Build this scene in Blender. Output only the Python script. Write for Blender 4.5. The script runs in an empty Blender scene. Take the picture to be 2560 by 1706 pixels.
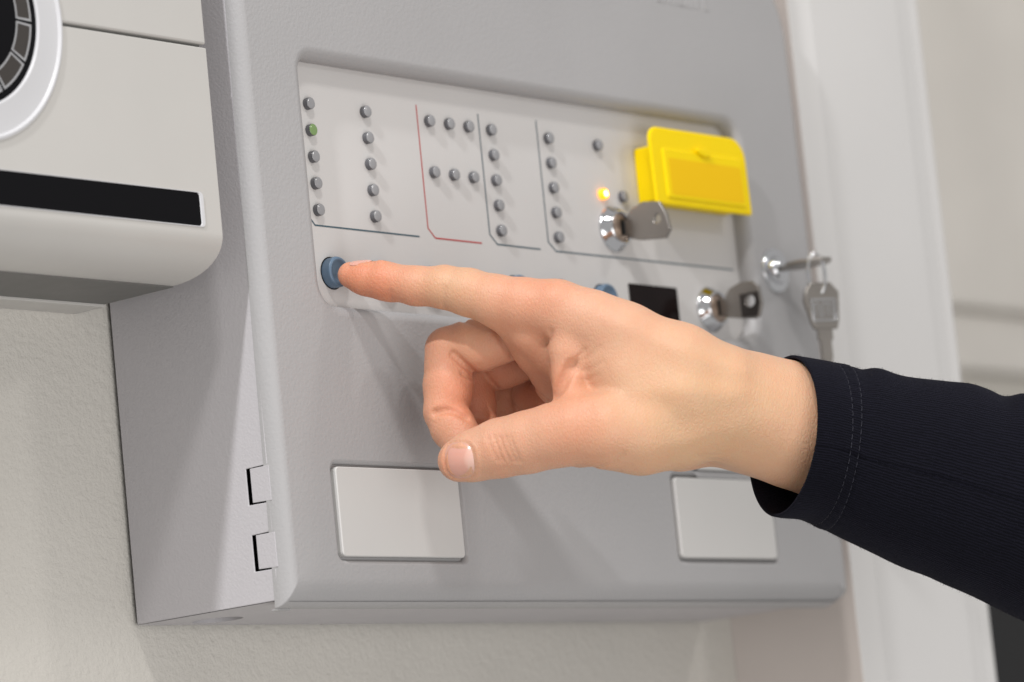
import bpy, bmesh, math, random
import numpy as np
from mathutils import Vector, Matrix

C = bpy.context.scene.collection
SC = bpy.context.scene
MM = 0.001
R_ = math.radians

# ------------------------------------------------------------------ camera
# World axes: X along the panel to the right, Y into the wall, Z up.  Origin: top left indicator lamp.
CAM_X = Vector((0.63009916, -0.77004101, -0.10005939))
CAM_Y = Vector((-0.05042908, -0.16916433, 0.98429688))
CAM_Z = -Vector((0.77487544, 0.61515874, 0.14542276))
cam_data = bpy.data.cameras.new('camera')
cam = bpy.data.objects.new('camera', cam_data)
C.objects.link(cam)
mw = Matrix((CAM_X, CAM_Y, CAM_Z)).transposed().to_4x4()
mw.translation = Vector((-1.0994238, -0.9589622, -0.3112610))
cam.matrix_world = mw
cam_data.sensor_width = 36.0
cam_data.lens = 9926.41 * 36.0 / 2560.0
cam_data.clip_start = 0.05
cam_data.clip_end = 60.0
cam_data.dof.use_dof = True
cam_data.dof.focus_distance = 1.460
cam_data.dof.aperture_fstop = 9.5
cam_data.dof.aperture_blades = 9
SC.camera = cam

# ------------------------------------------------------------------ light of the room
world = bpy.data.worlds.new('World')
SC.world = world
world.use_nodes = True
bg = world.node_tree.nodes['Background']
bg.inputs[0].default_value = (1.0, 0.980, 0.962, 1)
bg.inputs[1].default_value = 0.46


def area_lamp(name, target, direction, dist, sx, sy, watts, color):
    d = Vector(direction).normalized()
    L = bpy.data.lights.new(name, 'AREA')
    L.shape = 'RECTANGLE'
    L.size, L.size_y = sx, sy
    L.energy = watts
    L.color = color
    o = bpy.data.objects.new(name, L)
    C.objects.link(o)
    o.location = Vector(target) * MM - d * dist
    o.rotation_euler = d.to_track_quat('-Z', 'Y').to_euler()
    return o


area_lamp('ceiling_or_fill_lamp', (100, 0, -80), (0.95, 1.0, -1.75), 1.7, 0.15, 0.15, 10.5, (1.0, 0.975, 0.95))
area_lamp('ceiling_or_fill_lamp', (60, 0, -80), (1.7, 0.42, -1.6), 2.3, 0.075, 0.075, 31, (0.985, 0.985, 1.0))
area_lamp('ceiling_or_fill_lamp', (100, 0, -120), (0.5, 1.0, 0.34), 1.2, 0.8, 0.8, 6.8, (1.0, 0.985, 0.97))  # added broad fill from low left front, not a lamp of the room
area_lamp('ceiling_or_fill_lamp', (250, 0, -120), (-0.66, 1.7, -0.95), 1.8, 0.16, 0.16, 3.2, (1.0, 0.97, 0.94))

SC.view_settings.view_transform = 'Standard'
SC.view_settings.look = 'None'
SC.view_settings.exposure = 0.03
SC.view_settings.gamma = 1.0
SC.render.engine = 'CYCLES'
SC.cycles.use_denoising = True
SC.cycles.max_bounces = 8
SC.cycles.sample_clamp_indirect = 6.0


# ------------------------------------------------------------------ materials
class NT:
    def __init__(self, name):
        self.m = bpy.data.materials.new(name)
        self.m.use_nodes = True
        self.t = self.m.node_tree
        self.p = self.t.nodes['Principled BSDF']

    def n(self, kind, **kw):
        nd = self.t.nodes.new(kind)
        for k, v in kw.items():
            if k.startswith('i_'):
                nd.inputs[k[2:].replace('_', ' ')].default_value = v
            else:
                setattr(nd, k, v)
        return nd

    def l(self, a, b):
        self.t.links.new(a, b)


def base_mat(name, col, rough=0.5, metal=0.0, spec=0.5, coat=0.0):
    k = NT(name)
    k.p.inputs['Base Color'].default_value = (*col, 1)
    k.p.inputs['Roughness'].default_value = rough
    k.p.inputs['Metallic'].default_value = metal
    k.p.inputs['Specular IOR Level'].default_value = spec
    k.p.inputs['Coat Weight'].default_value = coat
    return k


def grained(name, col, rough, scale, strength, dist, var=0.04, kind='leather', spec=0.4):
    """Painted or moulded surface with fine relief and slight tonal drift."""
    k = base_mat(name, col, rough, spec=spec)
    tc = k.n('ShaderNodeTexCoord')
    big = k.n('ShaderNodeTexNoise', i_Scale=9.0, i_Detail=4.0)
    k.l(tc.outputs['Object'], big.inputs['Vector'])
    ramp = k.n('ShaderNodeMapRange')
    ramp.inputs['To Min'].default_value = 1 - var
    ramp.inputs['To Max'].default_value = 1 + var
    ramp.inputs['From Min'].default_value = 0.3
    ramp.inputs['From Max'].default_value = 0.7
    k.l(big.outputs['Fac'], ramp.inputs['Value'])
    mul = k.n('ShaderNodeVectorMath', operation='SCALE')
    mul.inputs[0].default_value = col
    k.l(ramp.outputs[0], mul.inputs['Scale'])
    k.l(mul.outputs[0], k.p.inputs['Base Color'])
    sm_ = k.n('ShaderNodeTexNoise', i_Scale=28.0, i_Detail=6.0, i_Roughness=0.65)
    k.l(tc.outputs['Object'], sm_.inputs['Vector'])
    rg = k.n('ShaderNodeMapRange')
    rg.inputs['From Min'].default_value = 0.3
    rg.inputs['From Max'].default_value = 0.7
    rg.inputs['To Min'].default_value = rough - 0.07
    rg.inputs['To Max'].default_value = rough + 0.07
    k.l(sm_.outputs['Fac'], rg.inputs['Value'])
    k.l(rg.outputs[0], k.p.inputs['Roughness'])
    if kind == 'leather':
        a = k.n('ShaderNodeTexVoronoi', feature='SMOOTH_F1', i_Scale=scale)
        a.inputs['Smoothness'].default_value = 0.6
        wob = k.n('ShaderNodeTexNoise', i_Scale=scale * 0.8, i_Detail=2.0)
        k.l(tc.outputs['Object'], wob.inputs['Vector'])
        ad = k.n('ShaderNodeVectorMath', operation='MULTIPLY_ADD')
        k.l(wob.outputs['Color'], ad.inputs[0])
        ad.inputs[1].default_value = (1.2 / scale,) * 3
        k.l(tc.outputs['Object'], ad.inputs[2])
        k.l(ad.outputs[0], a.inputs['Vector'])
        src = a.outputs['Distance']
    else:
        a = k.n('ShaderNodeTexNoise', i_Scale=scale, i_Detail=5.0, i_Roughness=0.6)
        k.l(tc.outputs['Object'], a.inputs['Vector'])
        src = a.outputs['Fac']
    b = k.n('ShaderNodeBump')
    b.inputs['Strength'].default_value = strength
    b.inputs['Distance'].default_value = dist
    k.l(src, b.inputs['Height'])
    k.l(b.outputs[0], k.p.inputs['Normal'])
    return k.m


M = {}
M['door'] = grained('grey_moulded_plastic', (0.345, 0.339, 0.341), 0.45, 800, 0.20, 0.0004)
M['case'] = grained('grey_case_paint', (0.465, 0.45, 0.466), 0.5, 900, 0.25, 0.0003)
M['plate'] = grained('light_grey_film', (0.53, 0.515, 0.505), 0.42, 1800, 0.05, 0.0002, kind='noise')
M['label'] = grained('label_film', (0.53, 0.52, 0.505), 0.42, 1500, 0.06, 0.0002, kind='noise')
M['white'] = grained('pale_painted_housing', (0.465, 0.452, 0.43), 0.38, 1500, 0.05, 0.0002, kind='noise')
M['silver'] = grained('silver_paint', (0.55, 0.55, 0.565), 0.33, 1500, 0.05, 0.0002, kind='noise')
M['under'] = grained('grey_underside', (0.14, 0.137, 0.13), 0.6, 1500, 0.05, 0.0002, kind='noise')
M['black'] = base_mat('black_glass', (0.005, 0.005, 0.006), 0.5, spec=0.05).m
M['segment'] = base_mat('dim_segment', (0.035, 0.03, 0.027), 0.4, spec=0.3).m
M['segline'] = base_mat('grey_print', (0.30, 0.30, 0.31), 0.5).m
M['dark'] = base_mat('unlit_gap', (0.01, 0.01, 0.01), 0.9, spec=0.1).m
M['navy'] = base_mat('blue_grey_print', (0.045, 0.085, 0.11), 0.5).m
M['red'] = base_mat('red_print', (0.42, 0.03, 0.03), 0.5).m
M['button'] = base_mat('blue_rubber', (0.10, 0.155, 0.225), 0.42, spec=0.45).m
M['screen'] = base_mat('red_black_screen', (0.008, 0.004, 0.004), 0.12, spec=0.12).m
M['chrome'] = base_mat('chrome', (0.66, 0.67, 0.69), 0.07, metal=1.0).m
M['satin'] = grained('worn_steel', (0.34, 0.315, 0.29), 0.34, 500, 0.25, 0.0002, var=0.15, kind='noise')
M['satin'].node_tree.nodes['Principled BSDF'].inputs['Metallic'].default_value = 1.0
M['brass'] = base_mat('dull_brass_core', (0.40, 0.31, 0.25), 0.35, metal=1.0).m
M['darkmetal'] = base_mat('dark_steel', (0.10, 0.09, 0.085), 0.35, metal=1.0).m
M['lid'] = grained('moulded_frame_paint', (0.61, 0.60, 0.59), 0.45, 600, 0.10, 0.0003, kind='noise', var=0.02)

k = base_mat('yellow_plastic', (0.84, 0.61, 0.001), 0.42, spec=0.15)
k.p.inputs['Subsurface Weight'].default_value = 0.15
k.p.inputs['Subsurface Radius'].default_value = (1, 0.7, 0.1)
k.p.inputs['Subsurface Scale'].default_value = 0.002
M['yellow'] = k.m
k = base_mat('yellow_plastic_thin', (0.80, 0.49, 0.001), 0.4, spec=0.15)
M['yellow2'] = k.m


def lamp_mat(name, col, emit=None, strength=0.0):
    k = base_mat(name, col, 0.14, spec=0.6)
    k.p.inputs['Transmission Weight'].default_value = 0.1
    k.p.inputs['IOR'].default_value = 1.45
    if emit:
        k.p.inputs['Emission Color'].default_value = (*emit, 1)
        k.p.inputs['Emission Strength'].default_value = strength
    return k.m


M['led'] = lamp_mat('grey_lens', (0.30, 0.30, 0.31))
M['led_side'] = lamp_mat('grey_lens_side', (0.11, 0.11, 0.12))
M['led_green'] = lamp_mat('green_lens', (0.20, 0.31, 0.12), (0.10, 0.4, 0.02), 0.02)
M['led_amber'] = lamp_mat('amber_lens', (0.9, 0.35, 0.01), (1.0, 0.33, 0.01), 1.6)
k = base_mat('amber_core', (1, 0.6, 0.1), 0.4)
k.p.inputs['Emission Color'].default_value = (1.0, 0.72, 0.22, 1)
k.p.inputs['Emission Strength'].default_value = 9.0
M['amber_core'] = k.m

# plaster wall
k = grained('painted_plaster', (0.56, 0.537, 0.495), 0.8, 380, 0.7, 0.0013, var=0.05, kind='noise', spec=0.2)
M['wall'] = k
M['reveal'] = grained('painted_reveal', (0.62, 0.565, 0.53), 0.7, 300, 0.15, 0.0006, var=0.03, kind='noise', spec=0.2)
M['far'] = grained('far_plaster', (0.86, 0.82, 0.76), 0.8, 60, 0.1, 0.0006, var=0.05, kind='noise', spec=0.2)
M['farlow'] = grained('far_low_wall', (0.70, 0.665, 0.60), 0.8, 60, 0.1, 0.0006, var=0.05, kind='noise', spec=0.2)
M['farblack'] = base_mat('black_laminate', (0.008, 0.008, 0.009), 0.6).m


# ------------------------------------------------------------------ mesh helpers (millimetres in, metres out)
def tag(o, label=None, cat=None, group=None, kind=None):
    if label: o['label'] = label
    if cat: o['category'] = cat
    if group: o['group'] = group
    if kind: o['kind'] = kind
    return o


def empty(name, loc, label, cat, group=None):
    o = bpy.data.objects.new(name, None)
    o.empty_display_size = 0.02
    C.objects.link(o)
    o.location = Vector(loc) * MM
    return tag(o, label, cat, group)


def wloc(o):
    v = Vector(o.location)
    while o.parent:
        o = o.parent
        v += Vector(o.location)
    return v


def link(name, me, parent=None, loc=(0, 0, 0)):
    """An object whose mesh is in world millimetre coordinates shifted by loc."""
    o = bpy.data.objects.new(name, me)
    C.objects.link(o)
    if parent:
        o.parent = parent
        o.location = Vector(loc) * MM - wloc(parent)
    else:
        o.location = Vector(loc) * MM
    return o


def make_mesh(name, V, F, mat, smooth=True, angle=38):
    me = bpy.data.meshes.new(name)
    V = np.asarray(V, float) * MM
    me.from_pydata([tuple(v) for v in V], [], F)
    bm = bmesh.new()
    bm.from_mesh(me)
    bmesh.ops.remove_doubles(bm, verts=bm.verts, dist=1e-7)
    bmesh.ops.recalc_face_normals(bm, faces=bm.faces)
    if smooth:
        for f in bm.faces: f.smooth = True
        ca = R_(angle)
        for e in bm.edges:
            if len(e.link_faces) == 2 and e.calc_face_angle(0) > ca: e.smooth = False
    bm.to_mesh(me)
    bm.free()
    for m in (mat if isinstance(mat, (list, tuple)) else [mat]):
        me.materials.append(m)
    return me


def wn(o):
    w = o.modifiers.new('weighted_normal', 'WEIGHTED_NORMAL')
    w.keep_sharp = True
    w.weight = 80
    return o


def solid(name, V, F, mat, parent=None, bevel=0.0, seg=3, smooth=True, loc=(0, 0, 0)):
    o = link(name, make_mesh(name, V, F, mat, smooth), parent, loc)
    if bevel:
        b = o.modifiers.new('bevel', 'BEVEL')
        b.width = bevel * MM
        b.segments = seg
        b.limit_method = 'ANGLE'
        b.angle_limit = R_(40)
        wn(o)
    return o


def prism(poly, axis, a, b):
    """Polygon in the two other axes, extruded along axis from a to b."""
    n = len(poly)
    V = []
    for t in (a, b):
        for p, q in poly:
            V.append({'X': (t, p, q), 'Y': (p, t, q), 'Z': (p, q, t)}[axis])
    F = [list(range(n)), list(range(2 * n - 1, n - 1, -1))]
    for i in range(n):
        j = (i + 1) % n
        F.append([i, j, n + j, n + i])
    return V, F


def boxm(x0, x1, y0, y1, z0, z1):
    return prism([(x0, z0), (x1, z0), (x1, z1), (x0, z1)], 'Y', y0, y1)


def rrect(x0, x1, z0, z1, rad, n=8):
    """Rounded rectangle, ccw from bottom right corner; rad = r or (br, tr, tl, bl)."""
    if not isinstance(rad, (tuple, list)): rad = (rad,) * 4
    out = []
    cs = [(x1, z0, -1, 1, -90, rad[0]), (x1, z1, -1, -1, 0, rad[1]), (x0, z1, 1, -1, 90, rad[2]), (x0, z0, 1, 1, 180, rad[3])]
    for cx, cz, sx, sz, a0, r in cs:
        for i in range(n + 1):
            a = R_(a0 + 90 * i / n)
            out.append((cx + sx * r + r * math.cos(a), cz + sz * r + r * math.sin(a)))
    return out


def loft(loops, cap_start=False, cap_end=False):
    """Closed loops of 3D points with equal counts joined by quads."""
    n = len(loops[0])
    V = [p for L in loops for p in L]
    F = []
    for k in range(len(loops) - 1):
        for i in range(n):
            j = (i + 1) % n
            F.append([k * n + i, k * n + j, (k + 1) * n + j, (k + 1) * n + i])
    if cap_start: F.append(list(range(n)))
    if cap_end: F.append([(len(loops) - 1) * n + i for i in range(n)][::-1])
    return V, F


def merge(*parts):
    V, F = [], []
    for v, f in parts:
        o = len(V)
        V += list(v)
        F += [[i + o for i in q] for q in f]
    return V, F


def filled(loops):
    """Planar face between an outer loop and holes (3D points), triangulated."""
    bm = bmesh.new()
    es = []
    for L in loops:
        vs = [bm.verts.new(p) for p in L]
        for i in range(len(vs)): es.append(bm.edges.new((vs[i], vs[(i + 1) % len(vs)])))
    bmesh.ops.triangle_fill(bm, edges=es, use_beauty=True)
    bm.verts.index_update()
    V = [tuple(v.co) for v in bm.verts]
    F = [[v.index for v in f.verts] for f in bm.faces]
    bm.free()
    return V, F


def lathe(profile, n=32, close=True):
    """profile: (radius, y); revolved round the Y axis at the origin."""
    V, F = [], []
    m = len(profile)
    for r, y in profile:
        for i in range(n):
            a = 2 * math.pi * i / n
            V.append((r * math.cos(a), y, r * math.sin(a)))
    for k in range(m - 1):
        for i in range(n):
            j = (i + 1) % n
            F.append([k * n + i, k * n + j, (k + 1) * n + j, (k + 1) * n + i])
    if close:
        F.append(list(range(n)))
        F.append([(m - 1) * n + i for i in range(n)][::-1])
    return V, F


def tube(pts, r, n=10, closed=False):
    V, F = [], []
    P = [Vector(p) for p in pts]
    m = len(P)
    ref = Vector((0.13, 0.31, 0.94))
    for k in range(m):
        t = (P[(k + 1) % m] - P[k - 1]) if closed else (P[min(k + 1, m - 1)] - P[max(k - 1, 0)])
        t.normalize()
        u = t.cross(ref).normalized()
        v = t.cross(u)
        rr = r[k] if isinstance(r, (list, tuple)) else r
        for i in range(n):
            a = 2 * math.pi * i / n
            V.append(tuple(P[k] + (u * math.cos(a) + v * math.sin(a)) * rr))
    for k in range(m if closed else m - 1):
        k2 = (k + 1) % m
        for i in range(n):
            j = (i + 1) % n
            F.append([k * n + i, k * n + j, k2 * n + j, k2 * n + i])
    if not closed:
        F.append(list(range(n)))
        F.append([(m - 1) * n + i for i in range(n)][::-1])
    return V, F


# ------------------------------------------------------------------ setting
WALL_Y = 72.5
V, F = prism([(-1500, WALL_Y), (335, WALL_Y), (335, WALL_Y + 150), (-1500, WALL_Y + 150)], 'Z', -1200, 1400)
tag(solid('wall', V, F, M['wall']), kind='structure')
# corner of the doorway beside the panel: a reveal that comes forward and a flat casing with shallow steps
poly = [(335.2, 5.3), (344, 5.3), (350.5, 4.3), (352, 3.4), (420, 3.4), (422, 4.1), (432, 4.6), (434, 4.0), (440, 4.0), (442, 6.0), (442, 230), (335.2, 230)]
V, F = prism(poly, 'Z', -1200, 1400)
o = tag(solid('door_frame', V, F, [M['lid'], M['reveal']], bevel=0.8), kind='structure')
for p in o.data.polygons:
    if p.normal.x < -0.9: p.material_index = 1
V, F = boxm(460, 3400, 606, 700, 113, 1500)
tag(solid('far_wall', V, F, M['far'], bevel=3), kind='structure')
V, F = boxm(460, 3400, 615, 690, 66, 112.5)
tag(solid('wall_rail', V, F, M['far'], bevel=3), 'pale rail running along the wall beyond the doorway, at the right edge', 'rail')
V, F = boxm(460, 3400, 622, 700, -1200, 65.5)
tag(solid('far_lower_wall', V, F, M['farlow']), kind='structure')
V, F = boxm(1100, 2600, 480, 625, -1200, -44)
tag(solid('cabinet', V, F, M['farblack'], bevel=4), 'black cabinet seen beyond the doorway, below the dark sleeve', 'cabinet')

# ------------------------------------------------------------------ control panel
panel = empty('control_panel', (135, 71, -187), 'grey wall mounted control panel with small indicator lamps, locks and blue buttons', 'control panel')
X0, X1, Z0, Z1 = -42.0, 315.0, -190.0, 103.0
YF = -7.0


def outer_loop(n=14):
    return rrect(X0, X1, Z0, Z1, (9, 48, 48, 0.6), n)


base = outer_loop()
nb = len(base)
cen = (130.0, -45.0)


def sm(a, b, t):
    t = max(0.0, min(1.0, (t - a) / (b - a)))
    return t * t * (3 - 2 * t)


# per-vertex inward normals and fillet radius
nrm = []
for i in range(nb):
    p0, p2 = base[i - 1], base[(i + 1) % nb]
    j = 1
    while math.hypot(p2[0] - p0[0], p2[1] - p0[1]) < 1e-6: p2 = base[(i + 1 + j) % nb]; j += 1
    tx, tz = p2[0] - p0[0], p2[1] - p0[1]
    l = math.hypot(tx, tz)
    nrm.append((-tz / l, tx / l))
loops = []
rf = [5.2 + 5.3 * sm(0.35, 0.95, nn[1]) for nn in nrm]
# bottom side uses a larger radius; the left corner keeps square plan so that its profile shows
for i, (p, nn) in enumerate(zip(base, nrm)):
    if abs(p[0] - X0) < 1.0 and p[1] < Z0 + 1.0: nrm[i] = (1.0, 1.0)
NS = 9
for s in range(NS + 1):
    a = math.pi / 2 * s / NS
    L = []
    for p, nn, r in zip(base, nrm, rf):
        corner = nn == (1.0, 1.0)
        rx = 5.2 if corner else r
        rz = 10.5 if corner else r
        if corner:
            x = p[0] + 5.2 * (1 - math.cos(a)); z = p[1] + 10.5 * (1 - math.cos(a)); y = YF + 10.5 * (1 - math.sin(a))
            y = YF + (10.5 * 0.55 + 5.2 * 0.45) * (1 - math.sin(a))
        else:
            x = p[0] + nn[0] * r * (1 - math.cos(a)); z = p[1] + nn[1] * r * (1 - math.cos(a)); y = YF + r * (1 - math.sin(a))
        L.append((x, y, z))
    loops.append(L)
skirt = [(x, max(y, -1.9) if z > Z0 + 3 else max(y, 1.0), z) for x, y, z in loops[0]]
inner_skirt = [(x + (2 if x < 0 else -2), y, z + (2 if z < -180 else -2)) for x, y, z in skirt]
back = [(x, YF + 3.0, z) for x, _, z in inner_skirt]
parts = [loft([back, inner_skirt, skirt] + loops)]
face_outer = loops[-1]


def lip(inner, d_in, r, y_in, flat=1.0):
    """Loops from the face plane down into a pocket: quarter round then straight wall to y_in."""
    out = []
    n = len(inner)
    nn = []
    for i in range(n):
        p0 = inner[i - 1]; p2 = inner[(i + 1) % n]
        tx, tz = p2[0] - p0[0], p2[1] - p0[1]
        l = math.hypot(tx, tz) or 1
        nn.append((tz / l, -tx / l))
    for s in range(8):
        a = math.pi / 2 * s / 7
        out.append([(p[0] + q[0] * r * (1 - math.sin(a)), YF + r * (1 - math.cos(a)), p[1] + q[1] * r * (1 - math.sin(a))) for p, q in zip(inner, nn)])
    out.append([(p[0], y_in, p[1]) for p in inner])
    return out


rec_in = rrect(-8.7, 267.6, -77.6, 16.0, (13, 8, 5.5, 9), 10)
rec = lip(rec_in, 7, 4.6, 0.6)
labels = [(-12.0, 57.8, -171.8, -138.6), (195.6, 262.2, -170.6, -137.6), (212.0, 262.0, -134.2, -112.0)]
pockets = []
for (a, b, c, d) in labels:
    g = 1.1
    pockets.append(lip(rrect(a - g, b + g, c - g, d + g, 2.6, 6), 2, 1.9, YF + 2.4))
parts.append(filled([face_outer, rec[0]] + [p[0] for p in pockets]))
parts.append(loft(rec))
for p in pockets: parts.append(loft(p, cap_end=True))
V, F = merge(*parts)
door = wn(solid('door', V, F, M['door'], panel))
# raised marks moulded in the upper part of the door
rr = random.Random(4)
mk = []
x = 219.5
for wdt, kind in ((4.5, 0), (6, 1), (3, 2), (5.5, 0), (5, 1), (6, 2), (4, 0)):
    if kind == 0:
        mk.append(boxm(x, x + 1.2, YF - 0.35, YF + 0.3, 64.6, 72)); mk.append(boxm(x + 1.4, x + wdt - 1, YF - 0.35, YF + 0.3, 64.6, 65.8))
    elif kind == 1:
        mk.append(boxm(x, x + 1.2, YF - 0.35, YF + 0.3, 64.6, 72)); mk.append(boxm(x + wdt - 2, x + wdt - 0.8, YF - 0.35, YF + 0.3, 64.6, 72))
    else:
        mk.append(boxm(x + 1, x + 2.2, YF - 0.35, YF + 0.3, 64.6, 72))
    x += wdt + 0.6
V, F = merge(*mk)
solid('embossed_mark', V, F, M['door'], panel, bevel=0.2)

# hinge tabs of the door reaching over the case side
for (za, zb) in ((-150.6, -138.2), (-174.8, -162.5)):
    V, F = prism([(-1.9, zb + 0.15), (7.2, zb + 0.1), (7.2, za + 0.05), (-1.9, za - 0.2)], 'X', -42.02, -40.9)
    solid('hinge_tab', V, F, M['case'], panel, bevel=0.12)

# case: side sheets with the two notches, top and the sheet below with the knock-out
pl = [(-1.5, 101), (-1.5, -137.6), (9.4, -137.9), (9.4, -151.2), (-1.1, -151.3), (-1.1, -161.9), (9.4, -162.2), (9.4, -175.4), (-1.1, -175.5), (-0.4, -187.0), (70.5, -187.0), (70.5, 101)]
pv, pf = prism(pl, 'X', -41.9, -41.3)
rv, rff = boxm(311, 313, -1.0, 70.5, -187, 101)
tv, tf = boxm(-41.9, 313, -1.0, 70.5, 101.1, 103)
case = solid('case', *merge((pv, pf), (rv, rff), (tv, tf)), M['case'], panel, bevel=0.3, seg=2)
circ = [(-14.5 + 9.6 * math.cos(2 * math.pi * i / 40), 55.5 + 9.6 * math.sin(2 * math.pi * i / 40), -187.2) for i in range(40)]
rect = [(-41.9, 1.5, -187.2), (313, 1.5, -187.2), (313, 70.5, -187.2), (-41.9, 70.5, -187.2)]
sv, sf = filled([rect, circ])
up = [(x, y, -185.4) for x, y, _ in circ]
rim = loft([circ, up])
solid('bottom_sheet', *merge((sv, sf), rim), M['case'], panel)
solid('knockout', *prism([(x, y) for x, y, _ in circ], 'Z', -185.5, -184), M['darkmetal'], panel)
# pan behind the door that closes the notches
solid('inner_tray', *boxm(-37.5, 309, 3.0, 68, -184, 99), M['dark'], panel)

solid('hinge_clip', *boxm(-41.6, -34.5, 0.6, 3.4, -190.6, -189.9), M['door'], panel, bevel=0.15)

# ----- front film with prints
plate_y = 0.0
V, F = loft([[(x, 2.6, z) for x, z in rec_in], [(x, plate_y, z) for x, z in rec_in]], cap_end=True)
front = solid('front_plate', V, F, M['plate'], panel)


def strip(pts, w, mat, name='printed_line'):
    """Flat printed poly-line on the film, mitred."""
    P = [Vector(p) for p in pts]
    Lp, Rp = [], []
    for i, p in enumerate(P):
        d1 = (P[i] - P[i - 1]).normalized() if i else (P[1] - P[0]).normalized()
        d2 = (P[i + 1] - P[i]).normalized() if i < len(P) - 1 else d1
        t = (d1 + d2).normalized()
        nrm_ = Vector((-t.y, t.x))
        s = w / 2 / max(0.4, nrm_.dot(Vector((-d1.y, d1.x))))
        Lp.append(p + nrm_ * s)
        Rp.append(p - nrm_ * s)
    n = len(P)
    V = [(p.x, -0.10, p.y) for p in Lp] + [(p.x, -0.10, p.y) for p in Rp]
    F = [[i, i + 1, n + i + 1, n + i] for i in range(n - 1)]
    return solid(name, V, F, mat, panel, smooth=False)


strip([(-8.6, -40.8), (-4.4, -43.8), (-1.9, -46.4), (58.1, -46.4)], 0.62, M['navy'])
tag(strip([(63.8, 6.1), (63.7, -42.7), (67.6, -46.3), (95.8, -46.3)], 0.55, M['red']), 'thin red bent line')
strip([(101.3, 6.1), (101.3, -42.4), (105.4, -46.1), (132.6, -46.2)], 0.6, M['navy'])
strip([(138.1, 7.0), (138.1, -42.8), (142.6, -46.3), (263.5, -45.95)], 0.6, M['navy'])

# ----- indicator lamps
lamp_prof = [(2.3, 0.0), (2.3, -1.85), (2.2, -2.1), (1.95, -2.22), (1.0, -2.3), (0.15, -2.32)]
me_led = make_mesh('indicator_lamp', *lathe(lamp_prof, 28), [M['led'], M['led_side']], angle=60)
for p_ in me_led.polygons:
    if abs(p_.normal.y) < 0.6: p_.material_index = 1
P = 10.16
spots = [(0.0, -r * P) for r in range(5)] + [(32.3, -r * P) for r in range(5)]
spots += [(70.0 + 11.9 * k, -r * P) for r in (0, 2) for k in range(3)]
spots += [(107.8, -r * P) for r in range(5)] + [(144.2, -r * P) for r in range(5)] + [(176.4, 0), (176.7, -2 * P), (190.1, -2 * P)]
first = True
for x, z in spots:
    me = me_led
    lab = None
    if (x, z) == (0.0, -P):
        me = me_led.copy(); me.materials[0] = M['led_green']; lab = 'small lamp glowing green'
    if (x, z) == (176.7, -2 * P):
        me = me_led.copy(); me.materials[0] = M['led_amber']; me.materials[1] = M['led_amber']; lab = 'small lamp lit amber'
    o = link('indicator_lamp', me, panel, (x, 0, z))
    if lab: o['label'] = lab
    if lab and 'amber' in lab:
        link('filament', make_mesh('filament', *lathe([(1.25, -2.38), (1.1, -2.5), (0.1, -2.62)], 16), M['amber_core']), o, (x, 0, z))

# ----- push buttons
bprof = [(5.8, 0.05), (5.8, -3.3), (5.55, -3.85), (5.1, -4.1), (4.5, -4.15), (4.1, -3.75), (2.5, -3.45), (0.1, -3.4)]
me_b = make_mesh('push_button', *lathe(bprof, 40), M['button'], angle=60)
hole = make_mesh('button_ring', *lathe([(6.25, 0.0), (6.25, -0.12), (5.85, -0.12), (5.85, 0.0)], 40, close=False), M['dark'])
for x in (5.0, 32.5, 59.5, 86.5, 113.5, 139.5, 169.8):
    o = link('push_button', me_b, panel, (x, 0, -64.2))
    link('button_ring', hole, o, (x, 0, -64.2))

# ----- display window
V, F = loft([[(x, 0.0, z) for x, z in rrect(188.2, 221.2, -73.2, -56.4, 0.7, 4)], [(x, -0.35, z) for x, z in rrect(188.3, 221.1, -73.1, -56.5, 0.7, 4)]], cap_end=True)
solid('display', V, F, M['screen'], panel)

# ----- writing labels
for (a, b, c, d) in labels:
    V, F = loft([[(x, YF + 2.3, z) for x, z in rrect(a, b, c, d, 1.8, 6)], [(x, YF - 0.25, z) for x, z in rrect(a, b, c, d, 1.8, 6)],
                 [(x, YF - 0.6, z) for x, z in rrect(a + 0.35, b - 0.35, c + 0.35, d - 0.35, 1.5, 6)]], cap_end=True)
    wn(solid('label_plate', V, F, M['label'], panel))


# ----- key locks
def lock(cx, cz, face=0.0):
    prof = [(9.6, 0.1), (9.7, -0.5), (9.4, -1.0), (8.9, -1.4), (7.3, -4.4), (6.9, -4.9), (6.5, -5.0), (6.2, -4.7), (6.0, -3.9)]
    o = link('key_lock', make_mesh('key_lock', *lathe(prof, 48, close=False), M['chrome'], angle=60), panel, (cx, face, cz))
    pr2 = [(6.05, -3.7), (4.6, -3.9), (3.9, -4.4), (3.6, -4.6), (0.1, -4.6)]
    link('lock_core', make_mesh('lock_core', *lathe(pr2, 40, close=False), M['brass'], angle=50), o, (cx, face, cz))
    v, f = boxm(-0.9, 0.9, -4.75, -4.2, -3.4, 3.4)
    link('keyway', make_mesh('keyway', v, f, M['dark']), o, (cx, face, cz))
    return o


lock(182.3, -34.4)
lock(243.9, -64.3)
lc = link('key_lock', make_mesh('key_lock', *lathe([(9.6, 0.1), (9.6, -0.8), (9.2, -1.2), (8.4, -1.3), (6.3, -1.6), (6.0, -3.2), (5.2, -4.3), (3.6, -4.9), (0.1, -5.0)], 48), M['chrome'], angle=60), panel, (284.1, YF, -46.2))
link('keyway', make_mesh('keyway', *boxm(-3.2, 3.2, -5.05, -4.6, -0.8, 0.8), M['dark']), lc, (284.1, YF, -46.2))
lc['label'] = 'domed lock in the door face'

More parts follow.
